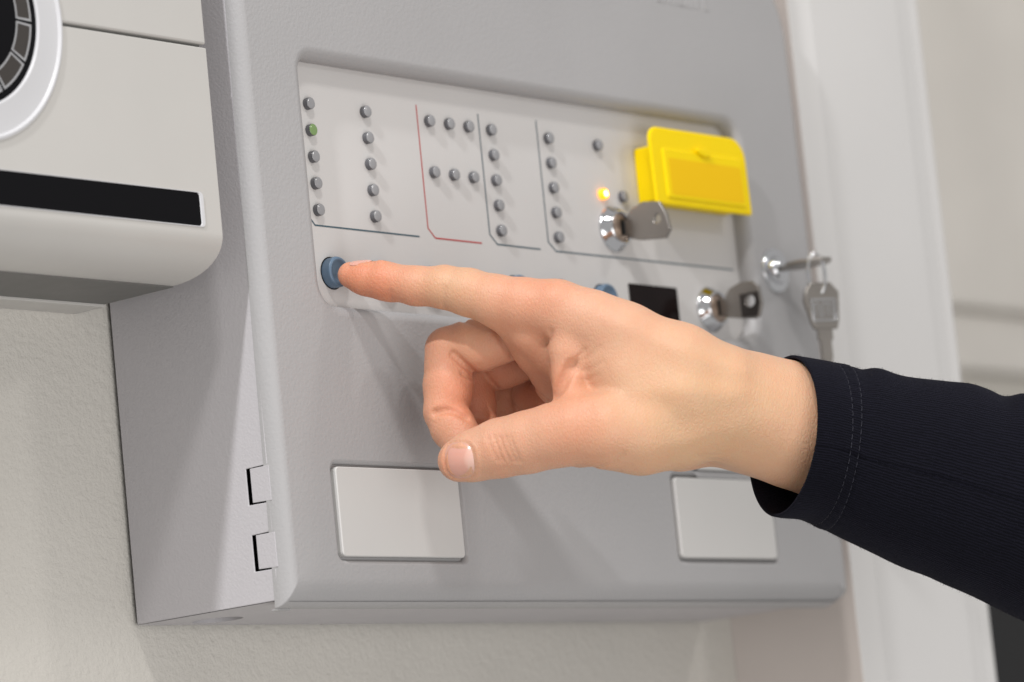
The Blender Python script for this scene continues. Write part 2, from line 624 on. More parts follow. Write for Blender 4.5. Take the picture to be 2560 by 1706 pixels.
# ----- yellow flip cover
cov = empty('flip_cover', (233, 0, -10), 'x', 'x')
del cov['label'], cov['category']
cov.parent = panel
cov.location = Vector((233, 0, -10)) * MM - panel.location
bz0, bz1 = -22.8, 0.8
V, F = prism([(201.3, bz0), (262.0, bz0), (262.0, bz1), (201.3, bz1)], 'Y', 0.2, -11.2)
solid('cover_body', V, F, M['yellow'], cov, bevel=1.2)


def plate_loop(dy, ins):
    # lid plate leans out a little towards its foot
    out = []
    for x, z in rrect(196.6 + ins, 263.6 - ins, -24.9 + ins, 8.0 - ins, (0.9, 9.0 - ins * 0.6, 6.0 - ins * 0.6, 0.9), 8):
        out.append((x, dy - 0.02 * (8 - z), z))
    return out


V, F = loft([plate_loop(-10.9, 0.5), plate_loop(-11.2, 0.0), plate_loop(-12.0, 0.0), plate_loop(-12.5, 0.5), plate_loop(-12.6, 1.0)], cap_start=True, cap_end=True)
wn(solid('cover_lid', V, F, M['yellow'], cov))


def ly(z, d): return d - 0.02 * (8 - z)


def raised(name, x0, x1, z0, z1, r, h0, h1, mat, slope=0.8):
    A = rrect(x0, x1, z0, z1, r, 5)
    B = rrect(x0 + slope, x1 - slope, z0 + slope, z1 - slope, max(0.3, r - slope * 0.5), 5)
    V, F = loft([[(x, ly(z, h0), z) for x, z in A], [(x, ly(z, h1), z) for x, z in B]], cap_end=True)
    return wn(solid(name, V, F, mat, cov))


raised('lid_panel', 203.6, 259.4, -22.4, -0.6, 1.6, -12.55, -13.4, M['yellow'], 0.9)
raised('lid_window', 206.6, 257.6, -20.6, -4.9, 0.9, -13.35, -13.55, M['yellow2'], 0.3)
solid('latch_bump', *prism([(226, -0.2), (228, 0.9), (233, 0.9), (236, -0.6), (236, -2.6), (232, -3.0), (228, -2.0)], 'Y', -12.6, -14.8), M['yellow'], cov, bevel=0.7)


# ------------------------------------------------------------------ keys
def key_obj(name, parts, origin, label):
    e = empty(name, origin, label, 'key')
    for nm, (v, f), mat, bev in parts:
        solid(nm, v, f, mat, e, bevel=bev)
    return e


def bow_with_hole(poly, hole, axis, a, b):
    n1 = [(p[0], p[1]) for p in poly]
    hc, hr = hole
    h1 = [(hc[0] + hr * math.cos(2 * math.pi * i / 20), hc[1] + hr * math.sin(2 * math.pi * i / 20)) for i in range(20)]

    def to3(t, pts): return [{'X': (t, p, q), 'Y': (p, t, q)}[axis] for p, q in pts]
    parts = [filled([to3(a, n1), to3(a, h1)]), filled([to3(b, n1), to3(b, h1)]), loft([to3(a, n1), to3(b, n1)]), loft([to3(a, h1), to3(b, h1)])]
    return merge(*parts)


kx = 184.0
bowA = [(-7.0, -30.2), (-9.5, -27.6), (-15.5, -25.8), (-23.6, -27.2), (-26.6, -33.0), (-27.6, -39.5), (-25.0, -42.6), (-12.5, -41.2), (-7.5, -39.6)]
key_obj('key', [('key_bow', bow_with_hole(bowA, ((-22.0, -34.0), 2.0), 'X', kx - 1.0, kx + 1.0), M['satin'], 0.25),
                ('key_blade', boxm(kx - 0.9, kx + 0.9, -8.5, -4.2, -37.5, -31.5), M['satin'], 0.2)], (kx, -4.5, -34.4),
        'steel key standing in the lock under the amber lamp')
kx = 245.0
bowB = [(-8.0, -60.0), (-10.5, -57.2), (-16.0, -55.6), (-22.0, -56.0), (-25.2, -58.6), (-26.0, -66.0), (-24.0, -71.2), (-21.3, -71.8), (-15.1, -70.6), (-8.0, -69.0)]
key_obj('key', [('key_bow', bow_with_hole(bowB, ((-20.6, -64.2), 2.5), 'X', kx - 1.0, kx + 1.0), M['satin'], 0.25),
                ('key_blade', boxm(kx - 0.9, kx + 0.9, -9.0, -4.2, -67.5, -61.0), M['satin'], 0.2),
                ('reflection_plate', bow_with_hole([(-25.3, -60.8), (-15.6, -60.6), (-15.8, -70.4), (-23.8, -71.0), (-25.7, -66)], ((-20.6, -64.2), 2.6), 'X', kx - 1.25, kx - 1.0), M['darkmetal'], 0.0)],  # dark reflection on the bow, built as a thin dark plate
        (kx, -4.5, -64.3), 'steel key with a dark reflection patch standing in the lock right of the display')
# key in the door lock, its bow seen on edge
zc = -46.4
bowC = [(280.2, -14.5), (276.0, -18.5), (275.4, -27.0), (279.5, -34.5), (285.5, -35.6), (290.5, -30.0), (291.0, -19.5), (287.6, -14.5)]
V, F = prism(bowC, 'Z', zc - 0.9, zc + 0.9)
key_obj('key', [('key_bow', (V, F), M['satin'], 0.3), ('key_blade', prism([(281.5, -16), (286.7, -16), (286.7, -11.8), (281.5, -11.8)], 'Z', zc - 0.8, zc + 0.8), M['satin'], 0.2)],
        (284, -12, zc), 'steel key seen edge on in the domed door lock')
# ring and the second key that hangs from it
rc = Vector((279.0, -31.5, -52.5))
ringdir = Vector((0.45, -0.6, 0.0)).normalized()
pts = []
for i in range(40):
    a = 2 * math.pi * i / 40
    pts.append(tuple(rc + ringdir * (3.6 * math.cos(a)) + Vector((0, 0, 1)) * (8.6 * math.sin(a))))
V, F = tube(pts, 0.75, 10, closed=True)
e = solid('key_ring', V, F, M['chrome'])
tag(e, 'split steel ring through the door key, holding the hanging key', 'key ring')
kr = Vector((0.875, -0.484, 0))        # the hanging key's width direction
ko = Vector((280.0, -32.0, -66.5))


def k2(poly, t0, t1):
    nn = Vector((-0.484, -0.875, 0))
    V, F = prism(poly, 'Y', t0, t1)
    return [tuple(ko + kr * x + nn * y + Vector((0, 0, z))) for x, y, z in V], F


bow2 = [(-7.2, 7.6), (-4.5, 10.2), (4.5, 10.2), (8.0, 6.0), (6.8, -6.0), (5.6, -9.8), (-4.8, -9.8), (-6.0, -7.2), (-8.6, 2.5)]
e = key_obj('key', [('key_bow', k2(bow2, -1.2, 1.2), M['satin'], 0.4), ('key_blade', k2([(-3.6, -9.6), (3.2, -9.6), (3.2, -14), (2.2, -15), (2.2, -22), (1.4, -23.5), (2.2, -25), (2.2, -29), (0, -33), (-2.6, -33), (-2.6, -15), (-3.6, -14)], -0.9, 0.9), M['satin'], 0.2)],
            (280, -32, -56), 'steel key hanging down from the ring, its bow framed with raised lettering')
fr = []
for a, b, c, d in ((-5.9, 5.4, 2.4, 3.1), (-5.5, 5.0, -6.4, -5.7), (-5.9, -5.2, -6.4, 3.1), (4.8, 5.5, -6.4, 3.1)):
    fr.append(k2([(a, c), (b, c), (b, d), (a, d)], 1.1, 1.7))
solid('raised_frame', *merge(*fr), M['chrome'], e, bevel=0.12)
gl = []
xx = -4.6
for wd in (1.6, 1.2, 1.7, 1.5, 1.3):
    gl.append(k2([(xx, -4.6), (xx + 0.5, -4.6), (xx + 0.5, 1.4), (xx, 1.4)], 1.1, 1.6))
    gl.append(k2([(xx + 0.5, 0.8 if wd > 1.4 else -4.6), (xx + wd, 0.8 if wd > 1.4 else -4.6), (xx + wd, 1.4 if wd > 1.4 else -4.0), (xx + 0.5, 1.4 if wd > 1.4 else -4.0)], 1.1, 1.6))
    xx += wd + 0.5
solid('raised_lettering', *merge(*gl), M['chrome'], e)

# ------------------------------------------------------------------ wall device on the left
dev = empty('wall_unit', (-170, 70, -69), 'pale grey wall unit with a round black dial and a black strip', 'wall unit')
DXR = -58.0
DY = -5.0
DXL = -330.0
# cross-section (Y, Z) of the lower housing: flat front rolling under
sec = []
for i in range(13):
    a = R_(90 * i / 12)
    # superellipse-like roll from the front to the foot
    sec.append((DY + 26.0 * (1 - math.cos(a)) ** 1.15, -54.5 - 14.6 * math.sin(a) ** 1.1))


def housing(zt, bottom_pts, name):
    prof = [(DY, zt)] + bottom_pts + [(44.0, bottom_pts[-1][1]), (44.0, zt)]
    V, F = prism(prof, 'X', DXL, DXR)
    return V, F


low = [(DY, -50.0)] + sec
V, F = housing(14.1, low, 'h')
o = solid('housing', V, F, M['white'], dev, bevel=0.5)
V, F = prism([(DY, 15.4), (DY, 160), (44, 160), (44, 15.4)], 'X', DXL, DXR)
solid('upper_door', V, F, M['white'], dev, bevel=0.8)
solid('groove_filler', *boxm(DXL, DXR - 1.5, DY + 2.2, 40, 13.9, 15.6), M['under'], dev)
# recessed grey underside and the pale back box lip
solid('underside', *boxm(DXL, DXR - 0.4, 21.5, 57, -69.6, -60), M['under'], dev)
solid('back_box', *boxm(DXL, DXR, 57, WALL_Y - 0.2, -70.6, 150), M['white'], dev, bevel=0.4)
# black strip with its bright end bevel
V, F = loft([[(x, DY + 0.5, z) for x, z in rrect(-300, -67.0, -53.2, -40.0, 1.8, 5)], [(x, DY - 0.35, z) for x, z in rrect(-300, -67.2, -53.0, -40.2, 1.6, 5)],
             [(x, DY - 0.35, z) for x, z in rrect(-300, -68.7, -52.8, -40.4, 1.4, 5)], [(x, DY - 0.05, z) for x, z in rrect(-300, -69.0, -52.7, -40.5, 1.4, 5)]], cap_end=False)
solid('strip_frame', V, F, M['silver'], dev)
solid('black_strip', *prism(rrect(-300, -69.1, -52.7, -40.5, 1.4, 5), 'Y', DY + 0.6, DY - 0.12), M['black'], dev)
# dial: dished silver ring, black disc, grey outlined segments
DC = (-178.2, 15.2)


def ring_mesh(profile, n=96, a0=0, a1=360):
    V, F = [], []
    full = abs(a1 - a0) >= 359.9
    cnt = n if full else n + 1
    for r, y in profile:
        for i in range(cnt):
            a = R_(a0 + (a1 - a0) * i / n)
            V.append((DC[0] + r * math.cos(a), y, DC[1] + r * math.sin(a)))
    m = len(profile)
    for k_ in range(m - 1):
        for i in range(n):
            j = (i + 1) % cnt
            F.append([k_ * cnt + i, k_ * cnt + j, (k_ + 1) * cnt + j, (k_ + 1) * cnt + i])
    return V, F


rp = [(47.0, DY + 0.4), (46.9, DY - 0.6), (46.0, DY - 0.9), (45.4, DY - 0.5), (45.0, DY - 0.1), (40, DY - 0.5), (36.2, DY - 1.0), (35.2, DY - 1.1), (34.6, DY - 0.6), (34.4, DY + 0.4)]
solid('dial_ring', *ring_mesh(rp), M['silver'], dev)
solid('dial_disc', *ring_mesh([(34.4, DY - 0.2), (33.0, DY - 0.35), (0.2, DY - 0.35)]), M['black'], dev)
for a0 in range(-88, 30, 28):
    solid('dial_segment', *ring_mesh([(31.4, DY - 0.45), (25.0, DY - 0.45)], 16, a0 + 1.2, a0 + 26.8), M['segment'], dev)
    w = 0.8
    parts = [ring_mesh([(31.8, DY - 0.55), (31.0, DY - 0.55)], 16, a0 + 1.0, a0 + 27.0), ring_mesh([(25.3, DY - 0.55), (24.6, DY - 0.55)], 16, a0 + 1.0, a0 + 27.0),
             ring_mesh([(31.6, DY - 0.57), (24.8, DY - 0.57)], 2, a0 + 1.0, a0 + 2.5), ring_mesh([(31.6, DY - 0.57), (24.8, DY - 0.57)], 2, a0 + 25.5, a0 + 27.0)]
    solid('segment_outline', *merge(*parts), M['segline'], dev, smooth=False)

# ------------------------------------------------------------------ person: hand, forearm and sleeve
# Hand frame: x right, y up, z towards the viewer's side, millimetres, origin where the fingertip meets the button.
HAND_O = Vector((2.6, -4.5, -62.8)) * MM
person = empty('person', (2.6, -4.5, -62.8), 'person in a dark navy sleeve pressing the leftmost blue button with one index finger', 'person')
person.rotation_euler = Matrix((CAM_X, CAM_Y, CAM_Z)).transposed().to_euler()

RES = 0.6
LO = np.array([-3.0, -96.0, -52.0])
HI = np.array([212.0, 12.0, 76.0])
DIM = ((HI - LO) / RES).astype(int) + 1
AX = [LO[i] + RES * np.arange(DIM[i]) for i in range(3)]
BIG = 60.0


def sub(lo, hi):
    s = []
    for i in range(3):
        a = max(0, int((lo[i] - LO[i]) / RES)); b = min(DIM[i], int((hi[i] - LO[i]) / RES) + 2)
        s.append(slice(a, max(a, b)))
    return tuple(s)


def coords(s):
    return np.meshgrid(AX[0][s[0]], AX[1][s[1]], AX[2][s[2]], indexing='ij', sparse=True)


def seg_t(X, Y, Z, a, b):
    d = np.asarray(b, float) - np.asarray(a, float)
    L2 = max(1e-9, float(d @ d))
    t = np.clip(((X - a[0]) * d[0] + (Y - a[1]) * d[1] + (Z - a[2]) * d[2]) / L2, 0, 1)
    dist = np.sqrt((X - a[0] - t * d[0]) ** 2 + (Y - a[1] - t * d[1]) ** 2 + (Z - a[2] - t * d[2]) ** 2)
    return t, dist


def smin(a, b, k):
    h = np.maximum(k - np.abs(a - b), 0) / k
    return np.minimum(a, b) - h * h * h * k / 6.0


class Field:
    def __init__(self):
        self.D = np.full(DIM, BIG, np.float32)

    def cone(self, a, b, k=4.0, pad=14):
        ra, rb = a[3], b[3]
        lo = np.minimum(a[:3], b[:3]) - max(ra, rb) - pad
        hi = np.maximum(a[:3], b[:3]) + max(ra, rb) + pad
        s = sub(lo, hi)
        X, Y, Z = coords(s)
        t, d = seg_t(X, Y, Z, a[:3], b[:3])
        f = (d - (ra + (rb - ra) * t)).astype(np.float32)
        self.D[s] = smin(self.D[s], f, k)

    def chain(self, pts, k=4.0):
        for a, b in zip(pts[:-1], pts[1:]): self.cone(a, b, k)

    def ball(self, c, r, sc, k=4.0, ax=None):
        """ellipsoid with axes (rows of ax) and half sizes sc*r"""
        m = r * max(sc) + 12
        s = sub(np.array(c) - m, np.array(c) + m)
        X, Y, Z = coords(s)
        d = [X - c[0], Y - c[1], Z - c[2]]
        if ax is None: ax = np.eye(3)
        q = 0
        for i in range(3):
            q = q + ((d[0] * ax[i][0] + d[1] * ax[i][1] + d[2] * ax[i][2]) / (sc[i] * r)) ** 2
        f = ((np.sqrt(q) - 1) * r * min(sc)).astype(np.float32)
        self.D[s] = smin(self.D[s], f, k)


def groove(D, pts, depth, w):
    """press a soft crease of gaussian section along a poly-line; negative depth raises"""
    P = np.array(pts, float)
    m = 3.5 * w
    s = sub(P.min(0) - m, P.max(0) + m)
    X, Y, Z = coords(s)
    best = None
    for a, b in zip(P[:-1], P[1:]):
        _, d = seg_t(X, Y, Z, a, b)
        best = d if best is None else np.minimum(best, d)
    D[s] += (depth * np.exp(-(best / w) ** 2)).astype(np.float32)


# ---- palm, wrist, index finger, thumb
A = Field()
index = [(5.6, -3.0, 3.0, 4.9), (11.3, -4.2, 5.0, 6.1), (18.4, -5.2, 8.0, 6.8), (30.1, -7.2, 13.0, 7.1), (40.7, -7.7, 17.0, 7.8), (49.3, -9.6, 20.0, 8.6), (59.6, -12.7, 24.0, 9.3), (69.8, -14.2, 28.0, 9.6), (81.8, -15.7, 32.0, 9.5)]
A.chain(index, 3)
# flattened finger pad at the tip
A.cone((9.1, -4.5, 4.0, 4.9), (21.0, -7.2, 8.0, 5.6), 3)
A.chain([(81.8, -15.7, 32.0, 9.5), (94.5, -20.3, 35.0, 10.2), (106.1, -25.6, 36.0, 11.4), (126.4, -35.2, 37.0, 13.2), (141.0, -42.8, 35.0, 14.0)], 8)
A.chain([(87.8, -20.0, 9.0, 9.5), (106.7, -31.5, 15.0, 11.5), (140.2, -47.6, 22.0, 15.0)], 8)
A.chain([(92.1, -24.4, -8.0, 9.0), (113.1, -39.0, 0.0, 12.0), (142.5, -52.3, 6.0, 14.0)], 8)
A.chain([(97.2, -30.1, -24.0, 8.5), (116.5, -44.3, -14.0, 11.0), (143.8, -56.9, -4.0, 13.0)], 8)
# fleshy mass between the two radial metacarpals
A.chain([(94.6, -31.5, 32.0, 10.0), (108.9, -38.7, 38.0, 12.0), (126.3, -46.6, 40.0, 14.0), (142.5, -50.4, 34.0, 15.0)], 8)
A.chain([(97.5, -41.7, 30.0, 9.0), (111.8, -48.8, 38.0, 13.0), (129.2, -54.6, 38.0, 14.0)], 8)
# heel and little-finger side
A.chain([(91.0, -43.6, -12.0, 10.0), (107.2, -52.4, -4.0, 14.0), (127.8, -59.7, 4.0, 15.0), (142.4, -58.2, 8.0, 14.0)], 8)
# thumb
thumb = [(45.9, -71.2, 28.0, 7.6), (51.2, -69.4, 30.0, 8.9), (61.1, -66.5, 33.0, 10.3), (71.3, -64.2, 37.0, 10.8), (81.4, -61.5, 41.0, 11.2), (88.6, -59.7, 43.0, 11.9), (100.1, -59.7, 44.0, 13.6), (111.8, -60.1, 41.0, 15.4), (125.0, -57.9, 36.0, 15.6), (139.7, -54.0, 32.0, 16.0)]
A.chain(thumb, 5)
# wrist and forearm
A.chain([(141.4, -49.4, 28.0, 19.5), (153.3, -53.4, 24.0, 20.5), (169.0, -58.4, 19.0, 22.0), (189.3, -65.4, 14.0, 23.0), (216.4, -75.2, 8.0, 24.0)], 8)
A.chain([(142.3, -52.9, 10.0, 18.5), (154.3, -56.0, 7.0, 19.5), (170.1, -60.0, 4.0, 20.5), (190.5, -67.0, 0.0, 22.0), (217.7, -76.3, -4.0, 23.0)], 8)
# index base pad and the pads running across the palm
A.chain([(66.2, -18.3, 22.0, 8.6), (75.0, -29.7, 12.0, 9.0), (83.3, -41.9, 2.0, 9.0), (89.3, -49.5, -4.0, 9.0)], 6)
A.chain([(72.8, -24.2, 24.0, 8.0), (83.1, -31.5, 20.0, 9.0), (90.5, -38.9, 14.0, 9.0)], 6)
# web between index finger and thumb
A.chain([(86.5, -22.7, 34.0, 8.0), (85.8, -31.4, 36.0, 6.2), (85.8, -39.4, 37.0, 5.2), (86.3, -46.7, 38.0, 5.4), (90.0, -53.9, 41.0, 8.0)], 5)
A.chain([(85.9, -31.5, 30.0, 7.0), (88.9, -43.2, 24.0, 8.0), (93.3, -50.5, 22.0, 9.0)], 5)

A.chain([(76.0, -49.8, -24.0, 11.0), (86.5, -54.1, -16.0, 13.0), (101.3, -58.5, -6.0, 14.0)], 6)
A.chain([(75.3, -62.5, -20.0, 9.0), (90.9, -63.0, -10.0, 12.0)], 6)
# ---- curled fingers
def finger(pts, pad=None):
    B = Field()
    B.chain(pts, 2.6)
    for p in (pad or []): B.cone(p[0], p[1], 3.5)
    return B.D


mid = finger([(89.1, -19.7, 9.0, 8.6), (66.9, -23.8, 6.0, 8.0), (49.1, -28.3, 3.0, 8.2), (41.5, -30.6, 1.0, 8.1), (41.5, -36.7, 2.0, 8.3), (41.3, -44.1, 4.0, 8.6), (40.7, -53.7, 8.0, 7.8), (43.0, -59.9, 11.0, 7.4), (46.3, -65.1, 15.0, 6.8)],
             [((54.2, -30.6, 4.0, 8.4), (66.9, -26.5, 6.0, 7.6)), ((42.6, -43.4, 5.0, 8.2), (42.6, -47.1, 6.0, 8.2)), ((44.8, -58.1, 12.0, 7.0), (47.8, -63.2, 15.0, 6.8))])
ring = finger([(93.1, -25.6, -8.0, 8.4), (75.9, -30.4, -11.0, 7.8), (57.9, -35.8, -13.0, 8.0), (50.1, -38.3, -14.0, 8.0), (50.4, -45.1, -12.0, 8.1), (51.1, -51.0, -10.0, 8.2), (52.0, -58.5, -8.0, 7.6), (55.7, -62.9, -5.0, 7.2), (59.5, -65.8, -2.0, 6.8)],
              [((61.9, -37.9, -12.0, 7.9), (74.4, -33.5, -10.0, 7.6))])
pinky = finger([(98.7, -33.1, -24.0, 7.6), (82.1, -41.5, -29.0, 7.0), (62.7, -45.0, -31.0, 6.9), (63.3, -51.3, -29.0, 6.8), (64.7, -57.4, -27.0, 6.5), (69.2, -62.6, -22.0, 6.0)])

X, Y, Z = coords((slice(None),) * 3)


def kfield(c, k0=0.7, k1=5.0, w=17.0):
    d2 = (X - c[0]) ** 2 + (Y - c[1]) ** 2 + (Z - c[2]) ** 2
    return (k0 + k1 * np.exp(-d2 / (w * w))).astype(np.float32)


D = A.D
D = smin(D, mid, kfield((93.6, -21.9, 6.0), 0.5, 5.0, 13))
D = smin(D, ring, kfield((98.4, -27.1, -8.0), 0.5, 5.0, 13))
D = smin(D, pinky, kfield((98.7, -31.6, -24.0)))
D = D.astype(np.float32)

def sample(Dg, P):
    q = (np.asarray(P) - LO) / RES
    i = np.clip(np.floor(q).astype(int), 0, np.array(DIM) - 2)
    f = q - i
    r = 0
    for a in (0, 1):
        for b in (0, 1):
            for c in (0, 1):
                w = (f[:, 0] if a else 1 - f[:, 0]) * (f[:, 1] if b else 1 - f[:, 1]) * (f[:, 2] if c else 1 - f[:, 2])
                r = r + w * Dg[i[:, 0] + a, i[:, 1] + b, i[:, 2] + c]
    return r


def drop(Dg, P, n, start=9.0, target=0.0):
    """slide points down along -n until the field reaches target"""
    P = np.array(P, float) + n * start
    for _ in range(40):
        P -= n * np.clip(sample(Dg, P) - target, -0.5, 1.0)[:, None] * 0.9
    return P


# ---- creases
cr = []
VIEW = np.array([0.0, 0.0, 1.0])


def gz(pts, depth, w, n=4):
    P = np.array(pts, float)
    tt = np.linspace(0, len(P) - 1, (len(P) - 1) * n + 1)
    P = np.stack([np.interp(tt, np.arange(len(P)), P[:, i]) for i in range(3)], 1)
    P = drop(D, P, VIEW, start=3.5)
    if depth > 1.0: P = P - VIEW * 0.2
    groove(D, P, depth, w)


# thumb joint wrinkles (front side of the thumb)
for dx, d_, w_ in ((0, 0.8, 0.6), (16, 0.7, 0.6), (30, 0.75, 0.6), (-14, 0.5, 0.6), (42, 0.5, 0.6)):
    gz([(58.8, -62.0, 44.0), (60.5, -66.3, 45.0), (62.0, -70.7, 43.0)] if dx == 0 else
       [tuple(np.array((58.8, -62.0, 44.0)) + (dx / 6.8, -0.3, 0.4)), tuple(np.array((60.5, -66.3, 45.0)) + (dx / 6.8, -0.6, 0.5)), tuple(np.array((62.6, -70.7, 43.0)) + (dx / 6.8, -0.5, 0.4))], d_, w_)
# web crease between thumb and index: deep fold with radiating wrinkles
gz([(80.5, -48.2, 43.0), (83.1, -43.6, 43.0), (85.4, -39.2, 43.0), (87.1, -36.3, 44.0)], 5.0, 1.6)
gz([(87.4, -36.3, 44.0), (89.4, -33.7, 44.0), (91.7, -30.8, 45.0)], 0.6, 0.9)
gz([(88.5, -38.6, 45.0), (93.5, -37.9, 48.0), (98.5, -35.0, 50.0)], 0.25, 0.8)
gz([(88.0, -41.2, 44.0), (92.8, -41.5, 48.0), (97.1, -39.7, 50.0)], 0.2, 0.7)
gz([(89.1, -35.0, 45.0), (94.0, -32.9, 47.0), (97.1, -29.7, 48.0)], 0.25, 0.9)
gz([(77.9, -28.2, 40.0), (79.3, -26.5, 42.0), (79.6, -23.9, 43.0)], 0.8, 1.0)
gz([(81.1, -47.4, 40.0), (84.0, -42.7, 40.0), (87.4, -37.2, 42.0)], 1.6, 2.2)
gz([(46.3, -19.7, 12.0), (52.2, -21.5, 13.0), (59.0, -23.0, 14.0)], 1.4, 1.0)
gz([(59.3, -22.7, 14.0), (62.5, -28.9, 13.0), (66.6, -35.2, 12.0)], 2.2, 1.1)
# finger flexion creases
gz([(37.1, -53.9, 13.0), (41.3, -53.0, 17.0), (44.9, -53.6, 17.0), (48.6, -55.7, 12.0)], 3.0, 1.1)
gz([(43.6, -32.4, 9.0), (46.2, -34.8, 10.0), (50.6, -38.9, 6.0)], 2.4, 1.1)
gz([(47.1, -39.5, 12.0), (49.5, -41.0, 11.0), (50.6, -41.3, 6.0)], 1.6, 0.8)
gz([(52.0, -56.0, -2.0), (55.3, -56.9, -1.0), (58.0, -58.4, -4.0)], 1.0, 0.9)
gz([(54.4, -39.0, 0.0), (57.3, -42.7, -2.0), (60.2, -45.8, -6.0)], 0.9, 1.0)
# palm lines
gz([(63.7, -48.8, -12.0), (66.9, -51.8, -8.0), (68.7, -54.7, -6.0)], 1.0, 0.9)
gz([(71.4, -42.6, 6.0), (75.8, -47.1, 4.0), (78.8, -49.3, 4.0)], 0.7, 0.9)
# index finger: crease under the middle joint, dimples at the top
gz([(40.3, -15.4, 24.0), (40.6, -11.7, 25.0), (40.9, -8.4, 26.0)], 0.35, 1.0)
gz([(20.6, -12.6, 12.0), (21.0, -9.4, 15.0)], 0.30, 0.9)
gz([(22.6, 1.7, 10.0), (25.6, 1.4, 12.0)], 0.5, 2.0)
gz([(16.0, 2.8, 8.0), (17.0, 1.7, 12.0)], -0.5, 1.6)
for q in (1088, 1098, 1108, 1118, 1128):
    gz([tuple(np.array((40.2, 0.3, 18.0)) + ((q - 1108) / 6.8, 0, 0)), tuple(np.array((40.5, -1.6, 23.0)) + ((q - 1108) / 6.0, 0, 0))], 0.25, 0.4)
# tendon and vein relief on the back of the hand, thumb tendon, wrist creases
gz([(100.1, -19.6, 43.0), (117.3, -27.1, 48.0), (134.5, -34.3, 50.0), (149.0, -37.9, 48.0)], -0.5, 3.6)
gz([(92.7, -48.6, 55.0), (111.3, -46.4, 54.0), (128.5, -45.0, 54.0), (147.4, -46.5, 50.0)], -0.5, 3.6)
gz([(105.7, -35.0, 49.0), (122.8, -38.6, 53.0), (140.2, -41.5, 51.0)], 0.3, 5.0)
gz([(118.4, -60.3, 56.0), (131.4, -57.2, 55.0), (143.0, -54.4, 52.0)], 0.35, 5.0)
gz([(94.3, -73.3, 44.0), (101.4, -71.7, 50.0), (105.6, -67.9, 55.0)], 0.5, 0.9)
gz([(141.3, -70.8, 30.0), (131.9, -69.3, 44.0), (140.5, -68.7, 44.0)], 0.3, 1.0)
gz([(80.6, -10.5, 42.0), (82.9, -7.1, 36.0)], -0.7, 4.0)


# ---- nails: frame (centre, normal towards the nail's outside, length direction to the free edge)
def frame(c, n, l):
    n = np.array(n, float); n /= np.linalg.norm(n)
    l = np.array(l, float); l -= n * (l @ n); l /= np.linalg.norm(l)
    return np.array(c, float), n, l, np.cross(n, l)


NAILS = [dict(f=frame((46.6, -70.9, 36.0), (-0.22, -0.08, 1.0), (-1.0, -0.08, -0.1)), hl=6.0, hw=6.8, name='fingernail'),
         dict(f=frame((9.4, 1.9, 4.0), (-0.10, 1.0, -0.25), (-1.0, -0.08, -0.15)), hl=4.8, hw=4.3, name='fingernail')]


def outline(hl, hw, n=72, e=2.6):
    out = []
    for i in range(n):
        a = 2 * math.pi * i / n
        c, s = math.cos(a), math.sin(a)
        out.append((hl * math.copysign(abs(c) ** (2 / e), c), hw * math.copysign(abs(s) ** (2 / e), s)))
    return out


for N in NAILS[:1]:
    c, n, l, w = N['f']
    ol = np.array([c + l * u + w * v for u, v in outline(N['hl'], N['hw'])])
    path = drop(D, ol, n)
    N['base'] = None
    # bed: slight sink along the outline gives the nail fold
    m = 3.0
    s = sub(path.min(0) - m, path.max(0) + m)
    Xs, Ys, Zs = coords(s)
    best = None
    P2 = np.vstack([path, path[:1]])
    for a, b in zip(P2[:-1:2], P2[2::2]):
        _, d = seg_t(Xs, Ys, Zs, a, b)
        best = d if best is None else np.minimum(best, d)
    N['D0'] = D[s].copy()
    D[s] += (0.55 * np.exp(-(best / 0.55) ** 2) - 0.22 * np.exp(-((best - 1.5) / 0.8) ** 2)).astype(np.float32)


